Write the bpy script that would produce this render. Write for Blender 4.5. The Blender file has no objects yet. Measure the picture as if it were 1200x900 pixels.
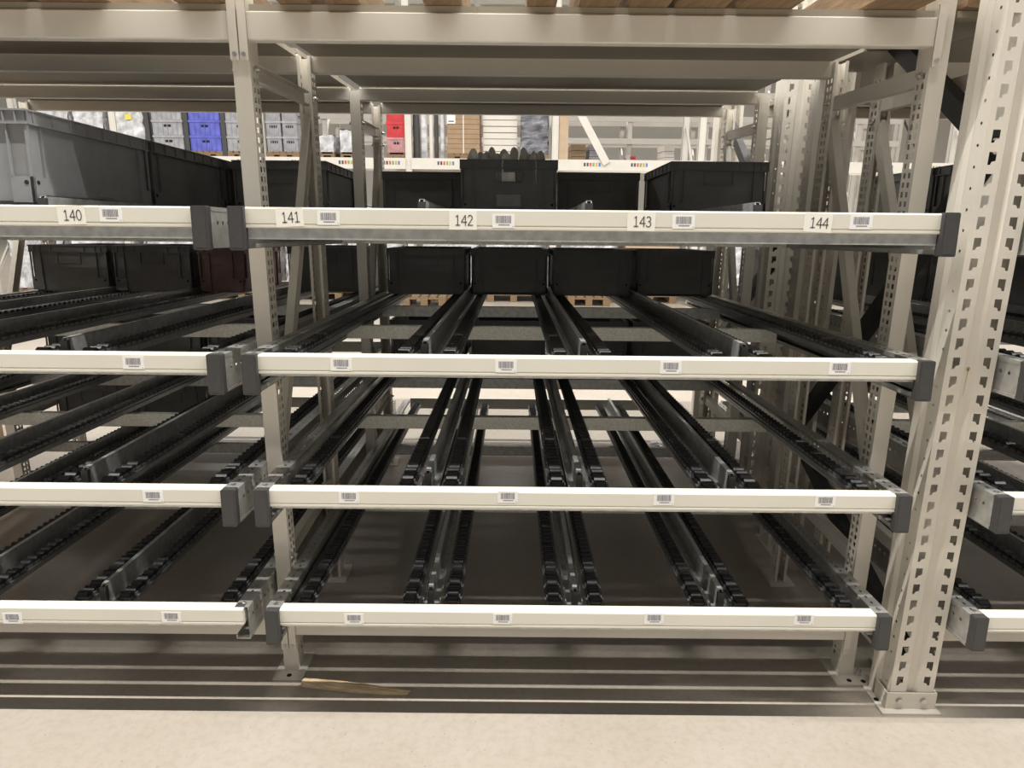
import bpy, math, random
from mathutils import Vector, Matrix
random.seed(7)
sc = bpy.context.scene
C = sc.collection
# ------------------------------------------------------------------ camera
F, PITCH, YAW, ROLL, H = 817.9, 0.25894, 0.00021, -0.00948, 1.52
cp, sp = math.cos(PITCH), math.sin(PITCH)
FW = Vector((math.sin(YAW) * cp, math.cos(YAW) * cp, -sp))
_r = Vector((math.cos(YAW), -math.sin(YAW), 0)); _d = FW.cross(_r)
RI = _r * math.cos(ROLL) + _d * math.sin(ROLL)
DO = -_r * math.sin(ROLL) + _d * math.cos(ROLL)
cam = bpy.data.cameras.new('camera'); cam.sensor_width = 36; cam.lens = F / 1200 * 36
cam.clip_start = 0.05; cam.clip_end = 200
co = bpy.data.objects.new('camera', cam); C.objects.link(co)
co.matrix_world = Matrix(((RI.x, -DO.x, -FW.x, 0), (RI.y, -DO.y, -FW.y, 0), (RI.z, -DO.z, -FW.z, H), (0, 0, 0, 1)))
sc.camera = co
def ray(x, y): return FW + RI * ((x - 600) / F) + DO * ((y - 450) / F)
def at_y(x, y, Y):
    d = ray(x, y); return d.x * Y / d.y, d.z * Y / d.y + H
def proj(X, Y, Z):
    P = Vector((X, Y, Z - H)); z = max(P.dot(FW), 1e-3)
    return 600 + F * P.dot(RI) / z, 450 + F * P.dot(DO) / z
# ------------------------------------------------------------------ world, lights, exposure
w = bpy.data.worlds.new('hall_ambient'); sc.world = w; w.use_nodes = True
bg = w.node_tree.nodes['Background']; bg.inputs[0].default_value = (1.0, 0.975, 0.945, 1); bg.inputs[1].default_value = 0.17
def strip(name, x, y, z, sx, sy, power, col=(1, 0.965, 0.91)):
    l = bpy.data.lights.new(name, 'AREA'); l.shape = 'RECTANGLE'; l.size = sx; l.size_y = sy; l.energy = power; l.color = col
    o = bpy.data.objects.new(name, l); C.objects.link(o); o.location = (x, y, z); return o
strip('aisle_strip_light', 0.5, 0.745, 7.0, 24, 0.028, 1450)
strip('rear_aisle_strip_light', 0.5, 5.4, 7.0, 28, 0.1, 980)
strip('far_aisle_strip_light', 0.5, 8.8, 7.0, 28, 0.1, 90)
strip('distant_aisle_strip_light', 0.5, 16.0, 7.0, 36, 0.1, 1000)
sc.view_settings.view_transform = 'Standard'; sc.view_settings.look = 'None'
sc.view_settings.gamma = 1; sc.view_settings.use_curve_mapping = False
sc.view_settings.exposure = 0.38
# ------------------------------------------------------------------ materials
M = {}
def mat(name, col, rough=0.5, metal=0.0, var=0.08, scale=12.0, bump=0.0, bscale=60.0, alpha=1.0, trans=0.0, stretch=None):
    m = bpy.data.materials.new(name); m.use_nodes = True; nt = m.node_tree; b = nt.nodes['Principled BSDF']
    b.inputs['Roughness'].default_value = rough; b.inputs['Metallic'].default_value = metal
    b.inputs['Alpha'].default_value = alpha; b.inputs['Transmission Weight'].default_value = trans
    tc = nt.nodes.new('ShaderNodeTexCoord'); src = tc.outputs['Object']
    if stretch:
        mp = nt.nodes.new('ShaderNodeMapping'); mp.inputs['Scale'].default_value = stretch
        nt.links.new(src, mp.inputs[0]); src = mp.outputs[0]
    n = nt.nodes.new('ShaderNodeTexNoise'); n.inputs['Scale'].default_value = scale; n.inputs['Detail'].default_value = 4
    nt.links.new(src, n.inputs['Vector'])
    r = nt.nodes.new('ShaderNodeValToRGB')
    r.color_ramp.elements[0].position = 0.3; r.color_ramp.elements[1].position = 0.7
    r.color_ramp.elements[0].color = [c * (1 - var) for c in col] + [1]
    r.color_ramp.elements[1].color = [min(1, c * (1 + var)) for c in col] + [1]
    nt.links.new(n.outputs['Fac'], r.inputs[0]); nt.links.new(r.outputs[0], b.inputs['Base Color'])
    if bump:
        n2 = nt.nodes.new('ShaderNodeTexNoise'); n2.inputs['Scale'].default_value = bscale; n2.inputs['Detail'].default_value = 3
        nt.links.new(src, n2.inputs['Vector'])
        bp = nt.nodes.new('ShaderNodeBump'); bp.inputs['Strength'].default_value = bump; bp.inputs['Distance'].default_value = 0.01
        nt.links.new(n2.outputs['Fac'], bp.inputs['Height']); nt.links.new(bp.outputs[0], b.inputs['Normal'])
    M[name] = m; return m
mat('paint', (0.745, 0.70, 0.615), 0.38, 0, 0.03, 5)
mat('paint_shelf', (0.79, 0.765, 0.67), 0.36, 0, 0.03, 4)
mat('paint_white', (0.72, 0.69, 0.63), 0.45, 0, 0.04, 5)
mat('deck', (0.36, 0.32, 0.25), 0.55, 0, 0.06, 3)
mat('galv', (0.56, 0.57, 0.56), 0.42, 0.6, 0.18, 45, 0.05, 200)
mat('galv_light', (0.78, 0.78, 0.72), 0.5, 0.15, 0.14, 120, 0.25, 320)
mat('channel', (0.50, 0.50, 0.48), 0.45, 0.6, 0.12, 40)
mat('track_steel', (0.22, 0.225, 0.23), 0.42, 0.6, 0.15, 60)
mat('wheel', (0.022, 0.022, 0.023), 0.42, 0, 0.1, 60)
mat('cap', (0.056, 0.055, 0.055), 0.5, 0, 0.08, 60)
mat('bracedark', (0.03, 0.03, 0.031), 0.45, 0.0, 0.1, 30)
mat('tote_dark', (0.150, 0.152, 0.150), 0.52, 0, 0.1, 20, 0.03, 300)
mat('tote_mid', (0.135, 0.135, 0.135), 0.5, 0, 0.1, 20, 0.03, 300)
mat('tote_grey', (0.27, 0.275, 0.285), 0.5, 0, 0.08, 20, 0.03, 300)
mat('tote_red', (0.20, 0.115, 0.11), 0.5, 0, 0.1, 20)
mat('hole', (0.008, 0.008, 0.008), 0.8)
mat('paper', (0.96, 0.95, 0.92), 0.7, 0, 0.03, 30)
mat('card', (0.94, 0.93, 0.91), 0.6, 0, 0.02, 30)
mat('card_num', (0.93, 0.91, 0.82), 0.6, 0, 0.02, 30)
mat('ink', (0.045, 0.045, 0.055), 0.6, 0, 0.05)
mat('ink_grey', (0.20, 0.20, 0.23), 0.6, 0, 0.05)
mat('wood', (0.23, 0.152, 0.083), 0.75, 0, 0.28, 9, 0.3, 40, stretch=(6, 0.6, 6))
mat('wood_stick', (0.80, 0.60, 0.38), 0.75, 0, 0.3, 14, 0.4, 60, stretch=(1, 8, 8))
mat('bolt', (0.62, 0.61, 0.58), 0.3, 0.9, 0.05)
mat('carton', (0.36, 0.25, 0.155), 0.8, 0, 0.1, 8)
mat('carton_light', (0.52, 0.40, 0.28), 0.8, 0, 0.1, 8)
mat('wrap', (0.58, 0.585, 0.61), 0.18, 0.0, 0.45, 9, 0.9, 16)
mat('wrap_dark', (0.16, 0.165, 0.19), 0.14, 0.0, 0.75, 8, 0.9, 14, stretch=(0.6, 0.6, 2.5))
mat('blue', (0.13, 0.15, 0.56), 0.35, 0, 0.25, 8, 0.4, 14)
mat('red', (0.62, 0.06, 0.07), 0.35, 0, 0.15, 8, 0.3, 14)
mat('pink_wrap', (0.55, 0.30, 0.31), 0.3, 0, 0.2, 8, 0.4, 14)
mat('crate_grey', (0.36, 0.365, 0.39), 0.4, 0, 0.2, 10, 0.3, 14)
mat('separator', (0.06, 0.06, 0.06), 0.5, 0, 0.1)
mat('wall', (0.80, 0.77, 0.71), 0.8, 0, 0.02, 1)
mat('wall_tan', (0.62, 0.54, 0.42), 0.8, 0, 0.02, 1)
mat('clear', (0.85, 0.88, 0.9), 0.15, 0, 0.02, 5, alpha=0.3)
mat('yellow', (0.75, 0.65, 0.10), 0.5)
mat('chip_red', (0.65, 0.10, 0.08), 0.5); mat('chip_green', (0.22, 0.36, 0.10), 0.5)
mat('chip_blue', (0.10, 0.22, 0.62), 0.5); mat('chip_black', (0.08, 0.08, 0.08), 0.5); mat('chip_ochre', (0.55, 0.40, 0.10), 0.5)
nt = M['paper'].node_tree; tr = nt.nodes.new('ShaderNodeBsdfTranslucent'); tr.inputs[0].default_value = (0.9, 0.87, 0.8, 1)
mx = nt.nodes.new('ShaderNodeMixShader'); mx.inputs[0].default_value = 0.05
nt.links.new(nt.nodes['Principled BSDF'].outputs[0], mx.inputs[1]); nt.links.new(tr.outputs[0], mx.inputs[2]); nt.links.new(mx.outputs[0], nt.nodes['Material Output'].inputs[0])
# concrete floor: cream slab with speckles and scuffs
m = bpy.data.materials.new('concrete'); m.use_nodes = True; nt = m.node_tree; b = nt.nodes['Principled BSDF']; M['concrete'] = m
tc = nt.nodes.new('ShaderNodeTexCoord')
def noise(scale, detail=5, rough=0.6):
    n = nt.nodes.new('ShaderNodeTexNoise'); n.inputs['Scale'].default_value = scale; n.inputs['Detail'].default_value = detail
    n.inputs['Roughness'].default_value = rough; nt.links.new(tc.outputs['Object'], n.inputs['Vector']); return n
def ramp(src, p0, c0, p1, c1):
    r = nt.nodes.new('ShaderNodeValToRGB'); e = r.color_ramp.elements
    e[0].position = p0; e[0].color = c0; e[1].position = p1; e[1].color = c1; nt.links.new(src, r.inputs[0]); return r
def mix(kind, fac, a, bb):
    x = nt.nodes.new('ShaderNodeMix'); x.data_type = 'RGBA'; x.blend_type = kind
    x.inputs[0].default_value = fac; nt.links.new(a, x.inputs[6]); nt.links.new(bb, x.inputs[7]); return x.outputs[2]
r1 = ramp(noise(2.2).outputs['Fac'], 0.3, (0.42, 0.37, 0.31, 1), 0.72, (0.475, 0.43, 0.37, 1))
r2 = ramp(noise(38, 6, 0.7).outputs['Fac'], 0.36, (0.90, 0.89, 0.88, 1), 0.55, (1, 1, 1, 1))
vo = nt.nodes.new('ShaderNodeTexVoronoi'); vo.inputs['Scale'].default_value = 26; nt.links.new(tc.outputs['Object'], vo.inputs['Vector'])
r3 = ramp(vo.outputs['Distance'], 0.04, (0.32, 0.27, 0.21, 1), 0.07, (1, 1, 1, 1))
c = mix('MULTIPLY', 1.0, r1.outputs[0], r2.outputs[0]); c = mix('MULTIPLY', 0.55, c, r3.outputs[0])
nt.links.new(c, b.inputs['Base Color']); b.inputs['Roughness'].default_value = 0.42
bp = nt.nodes.new('ShaderNodeBump'); bp.inputs['Strength'].default_value = 0.06
nt.links.new(noise(60).outputs['Fac'], bp.inputs['Height']); nt.links.new(bp.outputs[0], b.inputs['Normal'])
# ------------------------------------------------------------------ mesh helpers
class MB:
    def __init__(s): s.v = []; s.f = []; s.m = []
    def add(s, vs, fs, mi=0):
        n = len(s.v); s.v += [tuple(q) for q in vs]; s.f += [tuple(i + n for i in f) for f in fs]; s.m += [mi] * len(fs); return s
    def box(s, x0, x1, y0, y1, z0, z1, mi=0, bev=0):
        if bev:
            return s.prism([(x0 + bev, z0), (x1 - bev, z0), (x1, z0 + bev), (x1, z1 - bev), (x1 - bev, z1), (x0 + bev, z1), (x0, z1 - bev), (x0, z0 + bev)], 'y', y0, y1, mi)
        return s.add([(x0, y0, z0), (x1, y0, z0), (x1, y1, z0), (x0, y1, z0), (x0, y0, z1), (x1, y0, z1), (x1, y1, z1), (x0, y1, z1)],
                     [(0, 3, 2, 1), (4, 5, 6, 7), (0, 1, 5, 4), (1, 2, 6, 5), (2, 3, 7, 6), (3, 0, 4, 7)], mi)
    def prism(s, pts, axis, a, c, mi=0):
        # closed polygon extruded along an axis; pts in the two other axes (x,y,z order)
        def P(p, t): return (t, p[0], p[1]) if axis == 'x' else (p[0], t, p[1]) if axis == 'y' else (p[0], p[1], t)
        n = len(pts); vs = [P(p, a) for p in pts] + [P(p, c) for p in pts]
        fs = [(i, (i + 1) % n, n + (i + 1) % n, n + i) for i in range(n)] + [tuple(range(n - 1, -1, -1)), tuple(range(n, 2 * n))]
        return s.add(vs, fs, mi)
    def sheet(s, pts, axis, a, c, t=0.002, mi=0):
        # open polyline of thin steel, extruded along an axis: one thin quad box for every segment
        for p, q in zip(pts[:-1], pts[1:]):
            dx, dy = q[0] - p[0], q[1] - p[1]; l = math.hypot(dx, dy) or 1; nx, ny = -dy / l * t / 2, dx / l * t / 2
            s.prism([(p[0] + nx, p[1] + ny), (p[0] - nx, p[1] - ny), (q[0] - nx, q[1] - ny), (q[0] + nx, q[1] + ny)], axis, a, c, mi)
        return s
    def bar(s, p, q, wdt, hgt, side=(1, 0, 0), mi=0):
        # rectangular bar from p to q
        p, q = Vector(p), Vector(q); d = (q - p).normalized(); a = Vector(side); a = (a - d * a.dot(d)).normalized(); u = d.cross(a)
        vs = [o + a * (i * wdt / 2) + u * (j * hgt / 2) for o in (p, q) for i, j in ((-1, -1), (1, -1), (1, 1), (-1, 1))]
        return s.add(vs, [(0, 3, 2, 1), (4, 5, 6, 7), (0, 1, 5, 4), (1, 2, 6, 5), (2, 3, 7, 6), (3, 0, 4, 7)], mi)
    def cchan(s, p, q, wdt, hgt, side=(1, 0, 0), t=0.003):
        # C channel from p to q: web facing +-side, two lips
        p, q = Vector(p), Vector(q); d = (q - p).normalized(); a = Vector(side); a = (a - d * a.dot(d)).normalized(); u = d.cross(a)
        s.bar(p - a * (wdt / 2), q - a * (wdt / 2), t, hgt, side)
        s.bar(p + u * (hgt / 2), q + u * (hgt / 2), wdt, t, side); s.bar(p - u * (hgt / 2), q - u * (hgt / 2), wdt, t, side); return s
    def cyl(s, c, r, l, axis='x', n=10, mi=0, r2=None):
        r2 = r if r2 is None else r2; vs = []
        for k, rr in ((-l / 2, r), (l / 2, r2)):
            for i in range(n):
                a = 2 * math.pi * i / n; y, z = rr * math.cos(a), rr * math.sin(a)
                o = (k, y, z) if axis == 'x' else (y, k, z) if axis == 'y' else (y, z, k)
                vs.append((c[0] + o[0], c[1] + o[1], c[2] + o[2]))
        fs = [(i, (i + 1) % n, n + (i + 1) % n, n + i) for i in range(n)] + [tuple(range(n - 1, -1, -1)), tuple(range(n, 2 * n))]
        return s.add(vs, fs, mi)
    def perf(s, o, U, V, wdt, L, cols, pitch, v0, vend=None, mi=0):
        # sheet of width wdt (along U) and length L (along V) with columns of punched holes: cols = (centre, half width, 8 hole points)
        o, U, V = Vector(o), Vector(U), Vector(V); vend = L if vend is None else vend
        def q(u0, u1, a, c):
            if u1 - u0 > 1e-5 and c - a > 1e-5: s.add([o + U * u0 + V * a, o + U * u1 + V * a, o + U * u1 + V * c, o + U * u0 + V * c], [(0, 1, 2, 3)], mi)
        cur = 0
        for uc, hf, pts in cols:
            q(cur, uc - hf, 0, L); cur = uc + hf
            n = int((vend - v0) / pitch); q(uc - hf, uc + hf, 0, v0); q(uc - hf, uc + hf, v0 + n * pitch, L)
            for k in range(n):
                a = v0 + k * pitch; m_ = a + pitch / 2; c = a + pitch
                out = [(uc - hf, a), (uc, a), (uc + hf, a), (uc + hf, m_), (uc + hf, c), (uc, c), (uc - hf, c), (uc - hf, m_)]
                inn = [(uc + px, m_ + pz) for px, pz in pts]
                vs = [o + U * x + V * y for x, y in out + inn]
                s.add(vs, [(i, (i + 1) % 8, 8 + (i + 1) % 8, 8 + i) for i in range(8)], mi)
        q(cur, wdt, 0, L); return s
    def mesh(s, name, mats, smooth=False):
        me = bpy.data.meshes.new(name); me.from_pydata(s.v, [], s.f)
        for x in (mats if isinstance(mats, (list, tuple)) else [mats]): me.materials.append(M[x])
        if len(me.materials) > 1: me.polygons.foreach_set('material_index', s.m)
        if smooth: me.polygons.foreach_set('use_smooth', [True] * len(me.polygons))
        me.update(); return me
def rect(a, c): return [(-a, -c), (0, -c), (a, -c), (a, 0), (a, c), (0, c), (-a, c), (-a, 0)]
def octo(r):
    k = r * 0.7; return [(-k, -k), (0, -r), (k, -k), (r, 0), (k, k), (0, r), (-k, k), (-r, 0)]
def obj(name, me, parent=None, loc=(0, 0, 0), rot=None):
    o = bpy.data.objects.new(name, me); C.objects.link(o); o.location = loc
    if rot: o.rotation_euler = rot
    if parent: o.parent = parent
    return o
def thing(name, label, cat, loc=(0, 0, 0), rot=None, group=None, me=None):
    o = obj(name, me, None, loc, rot); o['label'] = label; o['category'] = cat
    if group: o['group'] = group
    return o
def struct(name, me, loc=(0, 0, 0)):
    o = obj(name, me, None, loc); o['kind'] = 'structure'; return o
# ------------------------------------------------------------------ the hall
struct('floor', MB().box(-30, 30, -8, 34, -0.2, 0).mesh('floor', 'concrete'))
struct('wall_back', MB().box(-30, 30, 30, 30.3, 0, 10).mesh('wall_back', 'wall'))
struct('wall_right', MB().box(20, 20.3, 4, 30, 0, 10).mesh('wall_right', 'wall_tan'))
# ------------------------------------------------------------------ rack constants
YB, SL = 1.755, 0.04786
ZT = [1.4958, 1.1262, 0.7528, 0.3837]
LEN, W = 2.58, 1.78
BAY = {'main': 0.195, 'left': -1.635, 'right': 2.21}
LVL = ['top', 'second', 'third', 'lowest']
TRK = [-0.80, -0.492, -0.366, -0.064, 0.060, 0.366, 0.492, 0.80]
GUI = [-0.430, -0.002, 0.430]
TILT = -math.atan(SL)
# ------------------------------------------------------------------ upright frames of the flow rack
PW, PD, PH = 0.046, 0.062, 2.03
def post_mesh(PH):
    b = MB(); hw = PW / 2
    b.box(-hw, hw, 0, 0.003, 0, PH)
    hole = rect(0.0055, 0.0072)
    cols = [(0.022, 0.011, hole), (0.046, 0.011, hole)]
    for sx in (-1, 1): b.perf((sx * hw, 0, 0), (0, 1, 0), (0, 0, 1), PD, PH, cols, 0.0255, 0.05, PH - 0.03)
    for sx in (-1, 1): b.box(min(sx * hw, sx * (hw - 0.010)), max(sx * hw, sx * (hw - 0.010)), PD - 0.002, PD, 0, PH)
    return b.mesh('post', 'paint')
POST, POSTR = post_mesh(PH), post_mesh(1.985)
PLATE = MB().box(-0.049, 0.049, -0.045, 0.095, 0, 0.005).mesh('base_plate', 'paint')
SLOT = MB().cyl((0, -0.026, 0.0055), 0.008, 0.001, 'z', 12).mesh('anchor_hole', 'hole')
BOLT = MB().cyl((0, 0, 0.004), 0.009, 0.008, 'x', 6).cyl((0.004, 0, 0.004), 0.005, 0.014, 'x', 8).mesh('bolt', 'bolt')
def frame(label, x, y0, y1, group, flip=False):
    t = thing('rack_frame', label, 'rack frame', (x, y0, 0), None, group)
    D = y1 - y0
    a = obj('front_post', POSTR if y0 > 3 else POST, t); c = obj('rear_post', POSTR if y0 > 1.9 else POST, t, (0, D, 0), (0, 0, math.pi))
    for o, yy in ((a, 0), (c, D)):
        p = obj('base_plate', PLATE, t, (0, yy, 0), None if yy == 0 else (0, 0, math.pi)); obj('anchor_hole', SLOT, p)
    fy, ry = 0.035, D - 0.035
    for i, (p, q) in enumerate((((0, fy, 1.85), (0, ry, 1.85)), ((0, ry, 1.79), (0, fy, 0.69)), ((0, fy, 0.41), (0, ry, 0.41)))):
        br = obj('brace', MB().cchan(p, q, 0.026, 0.042, (1, 0, 0)).mesh('brace', 'paint'), t)
        for e in (p, q):
            for sx in (-1, 1): obj('bolt', BOLT, br, (sx * (PW / 2 + 0.003), e[1], e[2] - 0.004), None if sx > 0 else (0, 0, math.pi))
    return t
GF = 'front row of flow rack frames'; GR = 'rear row of flow rack frames'
frame('beige perforated rack frame between shelf 140 and shelf 141', -0.7205, 1.991, 2.64, GF)
frame('beige perforated rack frame at the right end of shelf 144', 1.1145, 1.991, 2.64, GF)
frame('beige rack frame half hidden behind the thick slotted upright', 1.290, 1.991, 2.66, GF)
frame('rear beige rack frame behind the post between 140 and 141', -0.7205, 3.37, 3.93, GR)
frame('rear beige rack frame behind the right end of shelf 144', 1.128, 3.37, 3.93, GR)
frame('beige rack frame at the far left edge behind the grey totes', -2.555, 1.991, 2.64, GF)
frame('rear dark rack frame at far left behind the black totes', -2.552, 3.37, 3.93, GR)
frame('rear beige rack frame behind the thick slotted upright', 1.30, 3.40, 3.95, GR)
# ------------------------------------------------------------------ thick slotted pallet rack uprights
def slot_pts(sg):
    a, c = 0.0095, 0.0155
    p = [(-a, -c), (-0.003, -c), (0.000, -0.008), (a, -0.006), (a, c), (0, c), (-a, c), (-a, 0)]
    if sg < 0:
        q = [(-x, y) for x, y in p]; p = [q[2], q[1], q[0], q[7], q[6], q[5], q[4], q[3]]
    return p
def big_post_mesh(h):
    b = MB(); U = (1, 0, 0); V = (0, 0, 1)
    b.perf((-0.067, 0, 0), U, V, 0.049, h, [(0.0255, 0.014, slot_pts(1))], 0.0527, 0.075)
    b.perf((0.018, 0, 0), U, V, 0.049, h, [(0.0235, 0.014, slot_pts(-1))], 0.0527, 0.075)
    b.sheet([(-0.018, 0), (-0.011, 0.010), (0.011, 0.010), (0.018, 0)], 'z', 0, h)
    for sx in (-1, 1):
        b.perf((sx * 0.067, 0, 0), (0, 1, 0), V, 0.052, h, [(0.026, 0.010, octo(0.0042))], 0.0527, 0.055)
        b.sheet([(sx * 0.067, 0.052), (sx * 0.076, 0.064), (sx * 0.076, 0.098), (sx * 0.058, 0.100)], 'z', 0, h)
    return b.mesh('upright', 'paint')
BP = big_post_mesh(3.2)
def foot(t, y, rz):
    f = obj('foot_plate', MB().box(-0.095, 0.085, -0.028, 0.19, 0, 0.006).mesh('foot_plate', 'paint'), t, (0, y, 0), (0, 0, rz))
    br = MB(); br.box(-0.073, 0.073, -0.006, -0.002, 0.006, 0.062); br.box(-0.077, -0.073, -0.006, 0.07, 0.006, 0.062); br.box(0.073, 0.077, -0.006, 0.07, 0.006, 0.062)
    bk = obj('foot_bracket', br.mesh('foot_bracket', 'paint'), t, (0, y, 0), (0, 0, rz))
    for sx in (-1, 1): obj('bolt', MB().cyl((sx * 0.037, -0.009, 0.036), 0.0095, 0.008, 'y', 6).cyl((sx * 0.037, -0.007, 0.036), 0.0125, 0.003, 'y', 14).mesh('bolt', 'bolt'), bk)
    for hx, hy in ((-0.083, 0.035), (-0.083, 0.12)):
        obj('anchor_hole', MB().cyl((hx, hy, 0.0065), 0.008, 0.001, 'z', 12).mesh('anchor_hole', 'hole'), f)
    obj('anchor_bolt', MB().cyl((-0.083, 0.155, 0.015), 0.010, 0.016, 'z', 6).cyl((-0.083, 0.155, 0.026), 0.005, 0.022, 'z', 8).mesh('anchor_bolt', 'bolt'), f)
def pallet_frame(label, x, y0, y1, lows):
    t = thing('pallet_rack_frame', label, 'rack upright', (x, y0, 0), None, 'pallet rack uprights')
    D = y1 - y0
    u = obj('front_upright', BP, t); obj('rear_upright', BP, t, (0, D, 0), (0, 0, math.pi))
    foot(t, 0, 0); foot(t, D, math.pi)
    for p, q in lows:
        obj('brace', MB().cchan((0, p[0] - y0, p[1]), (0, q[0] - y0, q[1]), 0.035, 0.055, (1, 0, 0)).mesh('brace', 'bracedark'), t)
    return u
u = pallet_frame('thick beige slotted upright in the right foreground, bolted to the floor', 1.241, 1.84, 2.97,
             [((2.92, 2.30), (1.90, 1.66)), ((1.90, 1.66), (2.92, 0.55)), ((1.90, 0.16), (2.92, 0.55)), ((1.90, 2.9), (2.92, 2.32))])
mm = MB(); mm.cyl((0.006, 0.0088, 0), 0.006, 0.0006, 'y', 12); mm.add([(0.0045, 0.0085, 0), (0.0075, 0.0085, 0), (0.005, 0.0085, -0.075), (0.004, 0.0085, -0.075)], [(0, 1, 2, 3)])
mat('stain', (0.45, 0.40, 0.22), 0.6, 0, 0.1)
obj('paint_run', mm.mesh('paint_run', 'stain'), u, (-0.006, 0.0, 1.085))
pallet_frame('rear slotted pallet upright standing behind the right flow rack frame', 1.244, 3.26, 4.39, [((3.3, 1.3), (4.34, 2.0)), ((3.3, 1.3), (4.34, 0.6))])
# ------------------------------------------------------------------ beams and deck over the flow rack
def beam(label, x0, x1, y, z0, z1, d=0.042, grp='beams under the deck', conn=True):
    t = thing('rack_beam', label, 'beam', ((x0 + x1) / 2, y, z0), None, grp); L = (x1 - x0) / 2; h = z1 - z0
    b = MB(); e = 0.003
    b.prism([(0, e), (e, 0), (d - e, 0), (d, e), (d, h - e), (d - e, h), (e, h), (0, h - e)], 'x', -L, L)
    obj('rail', b.mesh('rail', 'paint'), t)
    if conn:
        for sx in (-1, 1):
            cb = MB(); a = sx * L
            cb.box(min(a, a + sx * 0.004), max(a, a + sx * 0.004), -0.004, 0.07, -0.05, h + 0.03)
            cb.box(min(a, a + sx * 0.022), max(a, a + sx * 0.022), -0.0045, -0.0015, -0.05, h + 0.03)
            c = obj('connector', cb.mesh('connector', 'paint'), t)
            obj('bolt', MB().cyl((a + sx * 0.012, -0.005, -0.035), 0.006, 0.006, 'y', 8).mesh('bolt', 'bolt'), c)
    return t
rows = [('front', 1.9865, 1.915, 1.984), ('second', 2.60, 1.934, 1.994), ('third', 3.365, 1.943, 1.998), ('fourth', 3.89, 1.947, 1.998)]
for nm, y, z0, z1 in rows:
    cn = nm == 'front'
    beam(nm + ' horizontal beige beam above shelves 141 to 144', -0.6965, 1.0905, y, z0, z1, conn=cn)
    beam(nm + ' horizontal beige beam above shelf 140 at left', -2.53, -0.7445, y, z0, z1, conn=cn)
    beam(nm + ' horizontal beige beam beyond the thick slotted upright', 1.315, 3.1, y, z0, z1, conn=False)
beam('low beige support beam under the lowest shelf of the middle bay', -0.6965, 1.0905, 1.9875, 0.139, 0.197, grp='low support beams')
beam('low beige support beam under the lowest shelf at left', -2.53, -0.7445, 1.9875, 0.139, 0.197, grp='low support beams')
beam('low beige support beam under the lowest shelf at right', 1.315, 3.1, 1.9875, 0.139, 0.197, grp='low support beams', conn=False)
for lb, x0, x1 in (('grey brown deck panel on the beams above shelves 141 to 144', -0.69, 1.085), ('grey brown deck panel on the beams above shelf 140', -2.53, -0.75), ('grey brown deck panel beyond the slotted upright', 1.32, 3.1)):
    t = thing('deck_panel', lb, 'deck', (x0, 1.995, 1.9855), None, 'deck panels'); n = 3; L = (x1 - x0)
    for k in range(n):
        b = MB().box(L * k / n + 0.0003, L * (k + 1) / n - 0.0003, 0, 0.60, 0, 0.016).box(L * k / n + 0.0003, L * (k + 1) / n - 0.0003, 0.61, 1.36, 0.0135, 0.029).box(L * k / n + 0.0003, L * (k + 1) / n - 0.0003, 1.37, 1.93, 0.0135, 0.029)
        obj('panel', b.mesh('panel', 'deck'), t)
t = thing('deck_panel', 'narrow deck strip between the right post and the slotted upright', 'deck', (1.145, 1.995, 1.9855), None, 'deck panels')
obj('panel', MB().box(0, 0.172, 0, 0.36, 0, 0.016).mesh('panel', 'deck'), t); obj('panel', MB().box(0, 0.172, 0.50, 0.88, 0.0135, 0.029).mesh('panel', 'deck'), t)
# timber bearers resting on the deck edge (only the undersides show at the top of the picture)
spans = [(-30, 35), (48, 128), (208, 262), (327, 367), (383, 422), (497, 542), (617, 652), (678, 722), (735, 783), (790, 850), (862, 930), (1010, 1075), (1118, 1175)]
posn = ['leftmost wide', 'wide dark', 'dark', 'first narrow', 'second narrow', 'dark', 'slim dark', 'light tan', 'dark', 'tan', 'broad', 'tan', 'rightmost']
desc = ['timber bearer above shelf 140', 'timber bearer above label 140', 'timber bearer just left of the left post top', 'timber bearer right of the left post top',
        'timber bearer second right of the left post top', 'timber bearer above label 141 to 142 gap', 'timber bearer above the centre of the top beam', 'timber bearer right of the centre of the top beam',
        'timber bearer above label 143', 'timber bearer between labels 143 and 144', 'timber bearer above label 144', 'timber bearer beside the right post top', 'timber bearer between the right post and the slotted upright']
for (a, c), p, d in zip(spans, posn, desc):
    x0, x1 = at_y(a, 4, 2.0)[0], at_y(c, 4, 2.0)[0]
    if a > 1100: x0, x1 = 1.15, 1.31
    thing('timber_bearer', p + ' ' + d, 'timber', (x0, 1.965 if a > 1100 else 1.83, 2.0025), None, 'timber bearers on the deck', MB().box(0, x1 - x0, 0, 0.60, 0, 0.1, bev=0.004).mesh('timber_bearer', 'wood'))
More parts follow.
